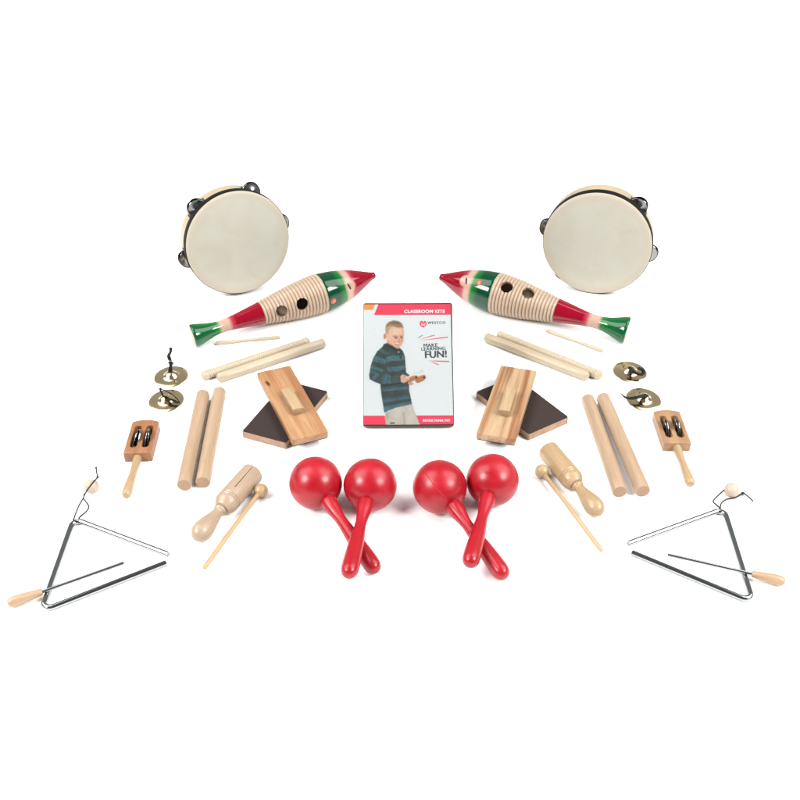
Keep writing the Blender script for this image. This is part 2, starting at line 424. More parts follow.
def guiro(tail, nose, tail_half, holes, eye, mouth, label, flare=1.08):
    # tail rests on its flared rim, the belly rests on its widest ring
    p = G(*tail, .018); sc = 1.0
    k = flare*tail_half/44/ppm(p)                 # metres per profile unit
    r0 = 44*k; slope = (76/flare-44)*k/.69
    p = G(*tail, r0); q = G(*nose, r0+slope)
    d = q-p; L = d.length; z = d.normalized()
    ax = Vector((nose[0]-tail[0], nose[1]-tail[1])); ax2 = ax.length_squared
    def along(t):                            # fraction seen along the axis -> and its inverse
        x, y = P(p+d*t); return ((x-tail[0])*ax.x+(y-tail[1])*ax.y)/ax2
    inv = [along(i/200) for i in range(201)]
    def seen(s_):
        for i in range(200):
            if s_ <= inv[i+1]: return (i+(s_-inv[i])/(inv[i+1]-inv[i]))/200
        return 1.0
    gp = [(seen(s_), w_*(1+(flare-1)*max(0, 1-s_/.13))*tail_half/44/ppm(p+d*seen(s_))) for s_, w_ in GP]
    gp[0] = (0, gp[0][1]); gp[-1] = (1, gp[-1][1])
    R = lambda t: smooth_interp(gp, t)
    T0, T1 = seen(.374), seen(.701)
    zs = []
    n = 24; nr = 19
    for i in range(25): zs.append((i/24*T0, None))
    for i in range(nr*6): zs.append((T0+(T1-T0)*i/(nr*6), i % 6))
    for i in range(25): zs.append((T1+(1-T1)*i/24, None))
    prof = [(0, 0), (R(0)-.0034, .0001), (R(0)-.0016, .0006), (R(0)-.0004, .0018)]
    ks = [1, 1, 1, 1]
    for t, ph in zs[1:-1]:
        if t*L < .0028: continue
        r = R(t)
        if ph is not None: r += (-.0022, -.0007, .0004, .0008, .0004, -.0007)[ph]
        prof.append((r, t*L)); ks.append(0 if ph is not None else 1)
    prof += [(R(1), L-.0015), (R(1)-.0015, L), (0, L)]; ks += [1, 1, 1]
    fr = frame(p, z, (0, 0, 1))
    bm = bmesh.new()
    def mf(i): return 0 if (ks[i] == 0 or ks[min(i+1, len(ks)-1)] == 0) else (2 if i < 1 else 1)
    lathe(bm, prof, 72, matf=mf)
    # the tail is sawn off slightly askew
    u = fr.inverted().to_3x3() @ (CAM-p).normalized(); u.z = 0; u.normalize()
    for v in bm.verts:
        if v.co.z < .02: v.co.z -= (v.co.x*u.x+v.co.y*u.y)*.10*(1-v.co.z/.02)
    # hollow belly
    inner = [(0, .42*L)] + [((R(t)-.0055)*math.sqrt(max(0, 1-((t-.56)/.14)**4)), t*L) for t in [.42+.28*i/16 for i in range(1, 16)]] + [(0, .70*L)]
    im = bmesh.new(); lathe(im, inner, 48)
    inner_me = finish(im, 'cutter', M['guiro_wood'])
    def surf(t, a): return fr @ Vector((R(t)*math.cos(a), R(t)*math.sin(a), t*L))
    def find(px, py):
        best = None
        t0 = ((px-tail[0])*(nose[0]-tail[0])+(py-tail[1])*(nose[1]-tail[1]))/((nose[0]-tail[0])**2+(nose[1]-tail[1])**2)
        for i in range(41):
            t = t0-.05+.1*i/40
            for j in range(180):
                a = 2*PI*j/180; s = surf(t, a)
                nrm = s-(p+z*t*L)
                if nrm.dot(CAM-s) <= 0: continue
                x, y = P(s); e = (x-px)**2+(y-py)**2
                if best is None or e < best[0]: best = (e, t, a)
        return best[1:]
    def at(t, a, lift=0):
        s = surf(t, a); dr = (R(t+.005)-R(t-.005))/(.01*L)
        radial = (fr.to_3x3() @ Vector((math.cos(a), math.sin(a), 0))).normalized()
        nn = (radial - z*dr).normalized()
        return s+nn*lift, nn
    mt, ma = find(*mouth); ms, mn = at(mt, ma)
    paint = guiro_paint(L, tuple(fr.inverted() @ (ms+z*.0035)), seen)
    me = finish(bm, 'body', [M['guiro_wood'], paint, M['guiro_wood']], angle=60)
    cs = [inner_me]
    for h in holes:
        s, nn = at(*find(*h))
        c = bmesh.new(); lathe(c, [(.0104, -.016), (.0104, .01)], 32)
        c.transform(fr.inverted() @ frame(s, nn)); cs.append(finish(c, 'cutter', M['guiro_wood']))
    me = cut(me, cs)
    me.set_sharp_from_angle(angle=math.radians(60))
    th = thing('fish_guiro', label, 'guiro', (p+q)/2, 'fish guiros')
    part('body', me, th, fr)
    s, nn = at(*find(*eye))
    e = bmesh.new(); lathe(e, [(.0050, -.0015), (.0050, .0003), (.0040, .0009), (0, .0012)], 24)
    eo = part('eye', finish(e, 'eye', M['eye']), th, frame(s, nn, z))
    e = bmesh.new(); lathe(e, [(.0020, 0), (.0020, .0004), (.0012, .0008), (0, .0009)], 16)
    part('pupil', finish(e, 'pupil', M['eye_pale']), eo, frame(s+nn*.0008, nn, z))
    e = bmesh.new()
    bmesh.ops.create_uvsphere(e, u_segments=24, v_segments=12, radius=1, matrix=Matrix.Diagonal((.0015, .0062, .0018, 1)))
    part('mouth', finish(e, 'mouth', M['dark']), th, frame(s if False else ms, mn, z + 0.35*mn.cross(z)))
Z2 = lambda x, y: (180+x/3.81, 250+y/3.81)
Z4 = lambda x, y: (430+x/3.81, 250+y/3.81)
guiro(Z2(46, 329), Z2(742, 95), 44/3.81, [Z2(388, 235), Z2(467, 207)], Z2(585, 194), Z2(645, 138),
      'red and green fish guiro with its nose pointing right, lying below the tambourine at left')
guiro(Z4(753, 308), Z4(38, 102), 51/3.81*.90, [Z4(375, 163), Z4(293, 139)], Z4(188, 124), Z4(138, 118),
      'red and green fish guiro with its nose pointing left, lying below the tambourine at right', flare=1.2)

# ------------------------------------------------------------------ tambourines
def tambourine(front, shift, rpx, angles, label):
    depth = .045
    # find the distance at which the rim stands on the ground
    def solve(w):
        r = ray(*front); f = CAM+r*w
        R = rpx*w/F
        lo, hi = w, w+depth
        for _ in range(50):
            m = (lo+hi)/2; b = CAM+ray(front[0]+shift[0], front[1]+shift[1])*m
            if (f-b).length < depth: lo = m
            else: hi = m
        n = (f-b).normalized()
        low = f.z - R*math.sqrt(max(0, 1-n.z*n.z))
        return f, b, n, R, min(low, b.z-R*math.sqrt(1-n.z*n.z))
    lo, hi = 1.2, 2.6
    for _ in range(60):
        m = (lo+hi)/2; f, b, n, R, low = solve(m)
        if low > .0016: lo = m
        else: hi = m
    th = thing('tambourine', label, 'tambourine', (f+b)/2, 'tambourines')
    xr = UPV - n*UPV.dot(n)
    fr = frame(f, n, RGT)
    wall = .006
    bm = bmesh.new()
    prof_o = [(R-wall, -depth), (R-.001, -depth), (R, -depth+.001), (R, -.003), (R-wall, -.003)]
    segs = 96
    rings = [[bm.verts.new((r*math.cos(2*PI*i/segs), r*math.sin(2*PI*i/segs), z)) for i in range(segs)] for r, z in prof_o]
    for k in range(len(rings)):
        a, c = rings[k], rings[(k+1) % len(rings)]
        for i in range(segs): bm.faces.new((a[i], a[(i+1) % segs], c[(i+1) % segs], c[i]))
    me = finish(bm, 'hoop', M['hoop_wood'])
    cs = []
    zc = -depth*.60
    for an in angles:
        c = bmesh.new(); bmesh.ops.create_cube(c, size=1, matrix=Matrix.Rotation(an, 4, 'Z') @ Matrix.Translation((R-wall/2, 0, zc)) @ Matrix.Diagonal((.03, .040, .017, 1)))
        cs.append(finish(c, 'cutter', M['hoop_wood'], smooth=False))
    me = cut(me, cs)
    part('hoop', me, th, fr)
    # skin stretched over the front edge
    bm = bmesh.new()
    prof = [(0, .0006)] + [(R*k/10*.98, .0006) for k in range(1, 10)] + [(R-.004, .0004), (R-.0015, -.0001), (R+.0004, -.0012), (R+.0008, -.0028), (R+.0008, -.005), (R+.0002, -.005), (0, -.0028)]
    lathe(bm, prof, 96)
    part('drumhead', finish(bm, 'drumhead', M['skin']), th, fr)
    bm = bmesh.new()
    z0, z1, ro, ri = -.0170, -.0035, R+.0019, R+.0009
    pr = [(ri, z0), (ro-.0003, z0), (ro, z0+.0005), (ro, z1-.0005), (ro-.0003, z1), (ri, z1)]
    rings = [[bm.verts.new((r*math.cos(2*PI*i/segs), r*math.sin(2*PI*i/segs), z)) for i in range(segs)] for r, z in pr]
    for k in range(len(rings)):
        a, c = rings[k], rings[(k+1) % len(rings)]
        for i in range(segs): bm.faces.new((a[i], a[(i+1) % segs], c[(i+1) % segs], c[i]))
    part('trim_band', finish(bm, 'trim_band', M['black_band']), th, fr)
    # jingle pairs on pins
    bm = bmesh.new(); t_ = .0006
    jp = [(0, .0024), (.004, .0024), (.0065, .0012), (.009, .0002), (.0154, -.0003), (.0163, .0006), (.0166, .0003), (.0160, -.0010), (.009, -.0006), (.006, .0004), (.004, .0016), (0, .0016)]
    lathe(bm, jp, 36); jm = finish(bm, 'jingle', M['dark_steel'])
    bm = bmesh.new(); lathe(bm, [(.0011, -.0135), (.0011, .0135)], 12); pm = finish(bm, 'pin', M['steel'])
    for an in angles:
        base = fr @ Matrix.Rotation(an, 4, 'Z') @ Matrix.Translation((R-.0040, 0, zc))
        tilt = random.uniform(-.12, .12)
        part('jingle', jm, th, base @ Matrix.Translation((0, 0, .0032)) @ Matrix.Rotation(tilt+.06, 4, 'Y') @ Matrix.Rotation(random.uniform(-.1, .1), 4, 'X'))
        part('jingle', jm, th, base @ Matrix.Translation((.001, 0, -.0032)) @ Matrix.Rotation(PI, 4, 'X') @ Matrix.Rotation(tilt, 4, 'Y'))
        part('pin', pm, th, base)
tambourine((238.9, 243.6), (-7.6, -7.8), 52.6, [math.radians(a) for a in (134, 66, 11, 195)],
           'round tambourine standing with its cream skin facing out, above the guiro whose nose points right')
tambourine((596.6, 244.9), (3.3, -10.5), 53.6, [math.radians(a) for a in (174, 48, 350, 232)],
           'round tambourine standing with its cream skin facing out, above the guiro whose nose points left')

# ------------------------------------------------------------------ sand blocks
def fit_rect(px4, z):
    """corners far-left, far-right, near-right, near-left -> centre, long axis, length, width"""
    q = [G(*p, z) for p in px4]
    c = sum(q, Vector())/4
    a = ((q[2]+q[3])-(q[0]+q[1])); a.z = 0; L = a.length/2; a.normalize()
    b = (q[1]+q[2])-(q[0]+q[3]); W = abs(b.dot(a.cross(Vector((0, 0, 1)))))/2
    return c, a, L, W
def grip_outline(side):
    # a moulded bar: one upright face, a top that slopes away, undercut on the far side
    o = [(-.0070, 0), (-.0078, .0080), (-.0072, .0096), (-.0055, .0106), (.0045, .0098), (.0066, .0088), (.0074, .0070), (.0066, .0056), (.0030, .0036), (.0026, 0)]
    o = [(x*1.12, y*1.08) for x, y in o]
    return o if side > 0 else [(-x, y) for x, y in o][::-1]
def sand_block(px4, z0, th_, mat, label, grip=None, paper=False, knot=None):
    c, a, L, W = fit_rect(px4, z0+th_)
    c.z = 0
    th = thing('sand_block', label, 'sand block', c, 'sand blocks')
    m = frame(Vector((c.x, c.y, z0)), (0, 0, 1), a)
    if knot:
        kp = m.inverted() @ G(*knot, z0+th_)
        mat = wood('pine_knotty', A(206, 144, 94), A(238, 190, 140), axis='X', grain=150, contrast=(.36, .62), stretch=.06, knot=(kp.x, kp.y, 0))
    bm = bmesh.new()
    prism(bm, round_rect(L, W, .0022), 0 if paper or z0 == 0 else .0012, th_-(.0011 if paper else 0), .0011)
    part('board', finish(bm, 'board', mat), th, m)
    if paper:
        bm = bmesh.new(); prism(bm, round_rect(L-.001, W-.001, .0022), th_-.0011, th_, 0)
        part('sandpaper', finish(bm, 'sandpaper', M['sandpaper'], smooth=False), th, m)
    else:
        bm = bmesh.new(); prism(bm, round_rect(L-.001, W-.001, .0022), 0.0003, .0012, 0)
        part('sandpaper', finish(bm, 'sandpaper', M['sandpaper'], smooth=False), th, m)
    if grip:
        g0, g1 = G(*grip[0], z0+th_+.012), G(*grip[1], z0+th_+.012)
        gl = (g1-g0).length; gc = (g0+g1)/2
        bm = bmesh.new(); prism(bm, grip_outline(grip[2]), -gl/2, gl/2, .0004)
        d = (g1-g0).normalized()
        mm = frame(Vector((gc.x, gc.y, z0+th_)), d, (0, 0, 1)) @ Matrix.Rotation(-PI/2, 4, 'Z')
        bm.transform(Matrix.Rotation(PI/2, 4, 'Y')); mm = mm @ Matrix.Rotation(-PI/2, 4, 'Y')
        part('handle', finish(bm, 'handle', M['grip_wood']), th, mm)
T = .0125
sand_block([(290.8, 374.2), (323.3, 397.7), (280.2, 448.3), (247.7, 425.5)], 0, T, M['board_pale'],
           'dark sandpaper side up sand block under the orange board, above the left maracas', paper=True)
sand_block([(256.4, 371.4), (290.4, 366.2), (328.2, 430.7), (292.2, 440.6)], T+.0004, .0125, M['pine_orange'],
           'orange wooden sand block with a grip and a dark knot, laid across a dark one', grip=((286.6, 387.6), (298.9, 407.6), 1), knot=(267.8, 383.5))
sand_block([(480.3, 395.5), (510.6, 372.2), (564, 413.8), (533.8, 437.2)], 0, T, M['board_pale'],
           'dark sandpaper side up sand block under the striped board, above the honey tone block', paper=True)
sand_block([(500.2, 366.3), (537.3, 369.3), (515.4, 439.2), (476.5, 433)], T+.0004, .0125, M['pine_striped'],
           'striped wooden sand block with a grip, laid across a dark one beside the DVD case', grip=((510.8, 387.6), (503.6, 409.6), -1))

# ------------------------------------------------------------------ finger cymbals
def cymbal_mesh():
    top = [(0, .0094), (.003, .0093), (.006, .0082), (.0085, .0062), (.0105, .0040), (.0125, .0028), (.015, .0022), (.020, .0017), (.0255, .0010), (.0262, .0006)]
    bot = [(.0258, .0002), (.020, .0009), (.015, .0014), (.0122, .0020), (.0100, .0032), (.008, .0054), (.0055, .0073), (0, .0084)]
    bm = bmesh.new(); lathe(bm, top+bot, 64); return finish(bm, 'disc', M['brass'], angle=50)
CYM = cymbal_mesh()
def cymbal(c, tilt, label, straps):
    o = G(*c, .002)
    th = thing('finger_cymbal', label, 'finger cymbal', o, 'finger cymbals')
    m = Matrix.Translation((o.x, o.y, .0003+.0255*abs(math.sin(tilt[0])))) @ Matrix.Rotation(tilt[0], 4, Vector((math.cos(tilt[1]), math.sin(tilt[1]), 0)))
    part('disc', CYM, th, m)
    top = m @ Vector((0, 0, .0093))
    for s in straps:
        pts = [top+Vector((0, 0, -.0005))+Vector(s.get('root', (0, 0, 0))) if p is None else G(*p) for p in s['path']]
        pts = catmull(pts, 8)
        bm = bmesh.new(); sweep(bm, pts, s['w'], s.get('t', .0006), 10, up=s.get('up', Vector((0, 0, 1))), taper=s.get('taper'), twist=s.get('twist'))
        part(s.get('name', 'strap'), finish(bm, 'strap', s.get('mat', M['strap']), angle=60), th)
    return m, top, th
X = Vector((0, 1, 0))
# upright strap with a knot
m_, top_, th_ = cymbal((171.2, 376.9), (.08, -.4), 'brass finger cymbal with its black strap standing upright, below the left guiro tail',
       [dict(path=[None, (170.6, 367.5, .019), (170.8, 362.5, .026), (169.2, 358, .031), (168.8, 355.3, .036), (170.6, 351.5, .041), (170.6, 347.5, .047)], w=.0030, t=.0010, up=X, taper=lambda t: 1.15-.35*t, twist=lambda t: .9*math.sin(6*t))])
bm = bmesh.new(); ball(bm, G(170.9, 363, .0262), .0036, (1, .8, 1)); part('knot', finish(bm, 'knot', M['strap']), th_)
bm = bmesh.new()
ring = [G(170.9, 363, .0262)+Vector((.0042*math.cos(a), -.0012, .0042*math.sin(a))) for a in [2*PI*k/20 for k in range(20)]]
sweep(bm, ring+[ring[0]], .0006, .0006, 8, up=X); part('ring', finish(bm, 'ring', M['chrome']), th_)
cymbal((166.4, 401.3), (.10, -.3), 'brass finger cymbal with a thin elastic loop, above the brown jingle stick',
       [dict(path=[None, (163.3, 396.2, .018), (160.6, 390.6, .026), (160.2, 388.9, .029), (161.6, 388.8, .029)], w=.0017, t=.0009, mat=M['strap'], name='strap'),
        dict(path=[(161.4, 388.9, .029), (166, 391.2, .026), (172, 394.3, .022), (174.6, 396.6, .018), (177.2, 398.8, .013), (179.2, 401.8, .009)], w=.0008, t=.0007, name='strap'),
        dict(path=[None, (168.5, 399.2, .012), (173, 400.2, .011), (176.5, 402.3, .009), (179.6, 402.6, .008)], w=.0026, t=.0010, name='strap', taper=lambda t: .8+.4*math.sin(7*t)**2)])
cymbal((629.8, 372.2), (.08, .4), 'brass finger cymbal with its black strap folded in a loop, uppermost of the right pair',
       [dict(path=[None, (633.5, 371.0, .0165), (630.5, 368.5, .019), (629.2, 368.3, .017), (632.5, 371.6, .014), (637, 373.6, .0125), (641.2, 374.5, .012), (643.5, 372.8, .014), (642.3, 369.8, .018), (638.5, 368.2, .021)], w=.0032, t=.0021, taper=lambda t: .75+.4*t)])
cymbal((643.4, 400.0), (.10, .5), 'brass finger cymbal with its strap tip trailing off the rim, above the tan jingle stick',
       [dict(path=[None, (646.5, 396, .014), (642, 396.4, .0155), (636, 397.6, .015), (630, 398.4, .0135), (625.5, 397.3, .0125), (622.2, 395, .013), (619.6, 392.2, .015)], w=.0034, t=.0024, taper=lambda t: 1.0 if t < .5 else max(.12, 1-1.75*(t-.5)))])

# ------------------------------------------------------------------ jingle sticks
def jingle_stick(px4, hpts, hth, mat, label, slots):
    c, a, L, W = fit_rect(px4, hth); c.z = 0
    th = thing('jingle_stick', label, 'jingle stick', c, 'jingle sticks')
    m = frame(c, (0, 0, 1), -a)              # local X points away from the handle
    out = [(-L/2, -W/2), (L/2-.004, -W/2)]
    for k in range(1, 8):
        u = -1+2*k/8; out.append((L/2-.004+.005*(1-u*u), u*W/2))
    out += [(L/2-.004, W/2), (-L/2, W/2)]
    bm = bmesh.new(); prism(bm, out, .0003, hth, .0008)
    me = finish(bm, 'head', mat)
    cs = []
    for sy in (-1, 1):
        o = []; sw, sl, x0 = .0052, L*.265, -.0005
        for k in range(13):
            t = -PI/2+PI*k/12; o.append((x0+sl+sw*math.cos(t), sy*W*.215+sw*math.sin(t)))
        for k in range(13):
            t = PI/2+PI*k/12; o.append((x0-sl+sw*math.cos(t), sy*W*.215+sw*math.sin(t)))
        cb = bmesh.new(); prism(cb, o, -.01, hth+.01); cs.append(finish(cb, 'cutter', mat, smooth=False))
    part('head', cut(me, cs), th, m)
    # handle, turned
    p, q = m @ Vector((-L/2-.0002, 0, hth*.5)), G(*hpts, .0068); d = q-p; HL = d.length
    bm = bmesh.new(); r = .0062
    pr = [(r*.9, -.0), (r*.9, .0012), (r*.96, .004), (r*.93, HL*.18), (r*.82, HL*.34), (r*.80, HL*.42), (r*.92, HL*.58), (r*1.06, HL*.75), (r*1.08, HL*.88), (r*1.0, HL*.95), (r*.75, HL*.985), (r*.35, HL*.999), (0, HL)]
    lathe(bm, pr, 32); part('handle', finish(bm, 'handle', M['handle_wood']), th, frame(p, d))
    # jingles stand in the slots on a cross pin
    jr = min(L*.34, .0150)
    bm = bmesh.new(); jp = [(0, .0018), (.003, .0018), (.005, .0008), (.007, .0001), (jr-.001, -.0002), (jr, .0005), (jr+.0001, .0001), (jr-.0008, -.0008), (.0065, -.0005), (.0045, .0002), (.003, .0012), (0, .0012)]
    lathe(bm, jp, 32); jm = finish(bm, 'jingle', M['steel'])
    bm = bmesh.new(); lathe(bm, [(.0009, -W/2+.001), (.0009, W/2-.001)], 10); part('pin', finish(bm, 'pin', M['steel']), th, m @ Matrix.Translation((0, 0, hth*.5)) @ Matrix.Rotation(PI/2, 4, 'X'))
    for sy in (-1, 1):
        for k, dy in enumerate((-.0014, .0014)):
            tl = slots[(0 if sy < 0 else 2)+k]
            mm = m @ Matrix.Translation((-.0005, sy*W*.215+dy, hth*.5+.0028)) @ Matrix.Rotation(PI/2+tl, 4, 'X') @ Matrix.Rotation(PI*(k == 1), 4, 'X') @ Matrix.Rotation(tl*.3, 4, 'Y')
            part('jingle', jm, th, mm)
jingle_stick([(133.6, 417.6), (158.9, 422.2), (150.0, 456.2), (124.2, 449.6)], (125.8, 496.5), .0160, M['cherry'],
             'reddish brown jingle stick with two slots of jingles and a pale handle', (.14, .2, .42, .34))
jingle_stick([(653.4, 412.0), (678.6, 408.0), (690.2, 440.2), (665.0, 445.8)], (691.2, 485.0), .0150, M['alder'],
             'tan jingle stick with two slots of jingles, below the finger cymbal with a trailing strap', (-.12, -.2, -.10, -.16))

# ------------------------------------------------------------------ tone blocks and mallets
TB = [(0, 24), (.012, 38), (.035, 56), (.07, 68), (.105, 72), (.16, 69), (.22, 60), (.29, 48), (.35, 40), (.375, 37.5), (.385, 37), (.392, 40), (.400, 45), (.408, 47.5), (.416, 48), (.424, 46), (.431, 41), (.436, 38)]
TB2 = [(.435, 42), (.440, 53), (.447, 56), (.465, 62), (.49, 69), (.515, 72.5), (.538, 74), (.546, 69.5), (.552, 69.5), (.560, 74), (.568, 74), (.575, 69.5), (.581, 69.5), (.589, 74), (.99, 74), (1, 72)]
def tone_block(tip, far, rpx, mat, label, roll, slot=True):
    k0 = rpx/74/ppm(G(*far, .014)); BW = 1.14; r = 74*k0*BW
    p, q = G(*tip, 72*k0), G(*far, r); d = q-p; L = d.length
    th = thing('tone_block', label, 'tone block', (p+q)/2, 'tone blocks')
    fr = frame(p, d) @ Matrix.Rotation(roll, 4, 'Z')
    bm = bmesh.new(); lathe(bm, [(0, 0)]+[(smooth_interp(TB+[(.5, 39)], t, .002)*k0 if t > .01 else w*k0, t*L) for t, w in TB], 48)
    part('handle', finish(bm, 'handle', mat, angle=50), th, fr)
    bm = bmesh.new(); lathe(bm, [(w*k0*(BW if t > .5 else 1+(BW-1)*max(0, (t-.44)/.06)), t*L) for t, w in TB2], 56)
    me = finish(bm, 'body', mat)
    cs = []
    c = bmesh.new(); lathe(c, [(r*.70, .66*L), (r*.70, L*1.05)], 36); cs.append(finish(c, 'cutter', mat))
    c = bmesh.new(); bmesh.ops.create_cube(c, size=1, matrix=Matrix.Translation((r, 0, .87*L)) @ Matrix.Diagonal((r, .0011, .44*L, 1))); cs.append(finish(c, 'cutter', mat, smooth=False))
    part('body', cut(me, cs), th, fr)
ZA = lambda x, y: (180+x/7.27, 450+y/7.27)
ZB = lambda x, y: (520+x/6.15, 430+y/6.15)
tone_block(ZA(112, 642), ZA(526, 168), 74/7.27, M['tan_wood'], 'pale tan tone block with a thin slot along its top, beside the left claves', .25)
tone_block(ZB(493, 514), ZB(174, 126), 58/6.15, M['honey_wood'], 'honey coloured tone block with its slot out of sight, beside the right claves', 2.2)
def mallet(bl, end, rb, label):
    r = rb/ppm(G(*bl, .0095)); rs = .0031
    p, q = G(*bl, r), G(*end, rs); d = q-p; L = d.length
    th = thing('mallet', label, 'mallet', (p+q)/2, 'wooden mallets')
    bm = bmesh.new(); ball(bm, (0, 0, 0), r, seg=32); part('ball', finish(bm, 'ball', M['mallet_wood']), th, frame(p, d))
    bm = bmesh.new(); lathe(bm, [(rs, r*.9), (rs, L*.5), (rs, L-.003), (rs*.75, L-.0008), (rs*.3, L), (0, L)], 20); part('stick', finish(bm, 'stick', M['mallet_wood']), th, frame(p, d))
mallet(ZA(588, 296), (203.6, 568.6), 52/7.27, 'wooden ball mallet lying beside the pale tan tone block')
mallet(ZB(135, 254), (602.0, 551.0), 44/6.15, 'wooden ball mallet lying beside the honey coloured tone block')

# ------------------------------------------------------------------ maracas
def maraca(head, rpx, end, zend, label, roll=0.):
    r = rpx/ppm(G(*head, .036)); k = 1/ppm(G(*head, .036))
    p, q = G(*head, r), G(*end, zend); d = q-p; L = d.length
    th = thing('maraca', label, 'maraca', p, 'maracas')
    fr = frame(p, d) @ Matrix.Rotation(roll, 4, 'Z')
    bm = bmesh.new(); ball(bm, (0, 0, 0), r, seg=64); part('head', finish(bm, 'head', M['red']), th, fr)
    a = r*.90; H = L-a; u = r/142
    w = [(0, 37), (.02, 42), (.06, 44), (.13, 41), (.22, 33), (.30, 28.5), (.38, 29.5), (.48, 34), (.60, 38.5), (.75, 42), (.88, 44.5), (.94, 44)]
    pr = [(smooth_interp(w+[(1, 44)], t, .01)*u, a+H*t*.985) for t in [i/40*.94 for i in range(41)]]
    e0 = a+H*.94*.985; re = pr[-1][0]; hl = L+.004-e0
    pr += [(re*math.cos(s)**.8, e0+hl*math.sin(s)) for s in [PI/2*i/8 for i in range(1, 8)]] + [(0, e0+hl)]
    bm = bmesh.new(); lathe(bm, pr, 40); part('handle', finish(bm, 'handle', M['red'], angle=60), th, fr)
ZC = lambda x, y: (280+x/5.333, 440+y/5.333)
ZD = lambda x, y: (400+x/5.333, 440+y/5.333)
maraca(ZC(190, 229), 142/5.333, ZC(507, 690), .011, 'red maraca with head nearest the pale tan tone block, handle passing under another', .1)
maraca(ZC(481, 239), 143/5.333, ZC(366, 716), .031, 'red maraca below the DVD case at left, its handle lying on top of another handle', .15)
maraca(ZD(212, 250), 145/5.333, ZD(553, 722), .011, 'red maraca with a seam across its head, right of the DVD, handle passing under another', -.95)
maraca(ZD(493, 213), 141/5.333, ZD(373, 658), .031, 'red maraca nearest the honey tone block, its handle lying on top of another handle', -.2)

# ------------------------------------------------------------------ triangles
def triangle(px, string_list, bead, knots, label):
    r = .0037
    q = [G(*p, r) for p in px]
    bend = .0085; path = [q[0]]
    for i in (1, 2):
        a, b, c = q[i-1], q[i], q[i+1]
        u, v = (a-b).normalized(), (c-b).normalized()
        al = math.acos(u.dot(v)); t = bend/math.tan(al/2)
        s, e = b+u*t, b+v*t
        cen = b+(u+v).normalized()*(bend/math.sin(al/2))
        a0, a1 = s-cen, e-cen; ang = a0.angle(a1)
        for k in range(13):
            w = k/12; path.append(cen+(a0*math.sin((1-w)*ang)+a1*math.sin(w*ang))/math.sin(ang))
    path.append(q[3])
    full = []
    for a, b in zip(path, path[1:]):
        n = max(1, int((b-a).length/.012))
        full += [a+(b-a)*k/n for k in range(n)]
    full.append(path[-1])
    th = thing('triangle', label, 'triangle', sum(q, Vector())/4, 'triangles')
    bm = bmesh.new(); sweep(bm, full, r, r, 24); part('rod', finish(bm, 'rod', M['chrome'], angle=50), th)
    for s in string_list:
        bm = bmesh.new(); sweep(bm, catmull([G(*p) for p in s], 8), .00105, .00105, 8); part('cord', finish(bm, 'cord', M['cord'], angle=80), th)
    b = G(*bead[:2], .0100); br = bead[2]/ppm(b)
    b = G(*bead[:2], br)
    bm = bmesh.new(); ball(bm, (0, 0, 0), br, seg=40); part('bead', finish(bm, 'bead', M['bead_wood']), th, Matrix.Translation(b))
    for kx, ky, kz, kr in knots:
        bm = bmesh.new(); ball(bm, G(kx, ky, kz), kr, (1, 1, .8), 14); part('knot', finish(bm, 'knot', M['cord']), th)
ZE = lambda x, y, *z: (x/4.444, 440+y/4.444, *z)
ZF = lambda x, y, *z: (620+x/4.444, 470+y/4.444, *z)
ZG = lambda x, y, z: (60+x/11.43, 460+y/11.43, z)
triangle([ZE(747, 508), ZE(327, 350), ZE(183, 762), ZE(738, 546)],
         [[ZG(150, 690, .002), ZG(160, 668, .0075), ZG(172, 630, .006), ZG(200, 560, .005), ZG(230, 495, .006), ZG(264, 440, .009), ZG(280, 400, .014), ZG(310, 345, .020), ZG(360, 280, .0224), ZG(400, 232, .021), ZG(430, 195, .017), ZG(420, 150, .018), ZG(415, 110, .020), ZG(413, 76, .022)],
          [ZG(215, 665, .0072), ZG(240, 640, .006), ZG(300, 590, .004), ZG(328, 545, .003), ZG(320, 510, .003), ZG(295, 475, .005), ZG(266, 438, .009)]],
         (91.5, 486.3, 7.45), [ZG(278, 396, .0145)+(.0017,), ZG(430, 194, .0172)+(.0021,), ZG(412, 90, .0215)+(.0015,)],
         'chrome triangle opening to the right, its cord laid over a wooden bead')
ZH = ZF
triangle([ZF(38, 326), ZF(462, 172), ZF(592, 590), ZF(53, 367)],
         [[ZF(455, 184, .004), ZF(443, 168, .0078), ZF(425, 152, .006), ZF(414, 140, .004), ZF(425, 124, .005), ZF(445, 105, .007), ZF(468, 84, .010)],
          [ZF(440, 180, .004), ZF(446, 164, .0075), ZF(452, 146, .004), ZF(475, 130, .003), ZF(508, 124, .003), ZF(530, 113, .003), ZF(546, 102, .003), ZF(562, 112, .003), ZF(578, 126, .003), ZF(591, 139, .003)]],
         (731.6, 489.8, 7.4), [ZF(546, 103, .003)+(.0024,)],
         'chrome triangle opening to the left, its cord trailing off to the right of its bead')
def beater(tip, start, far, z_tip, z_start, z_far, label):
    a, b, c = G(*tip, z_tip), G(*start, z_start), G(*far, z_far)
    d = b-a; L = d.length
    th = thing('beater', label, 'triangle beater', a, 'triangle beaters')
    R = .0066
    pr = [(0, 0), (R*.45, .0003), (R*.78, .0016), (R*.94, .0042), (R, .009), (R*1.0, L*.28), (R*.95, L*.45), (R*.86, L*.62), (R*.74, L*.80), (R*.66, L*.94), (R*.60, L*.99), (R*.5, L), (0, L)]
    bm = bmesh.new(); lathe(bm, pr, 32); part('handle', finish(bm, 'handle', M['beater_wood'], angle=60), th, frame(a, d))
    bm = bmesh.new(); lathe(bm, [(.0021, -.004), (.0021, (c-b).length-.0006), (.0016, (c-b).length), (0, (c-b).length)], 16); part('rod', finish(bm, 'rod', M['chrome']), th, frame(b, c-b))
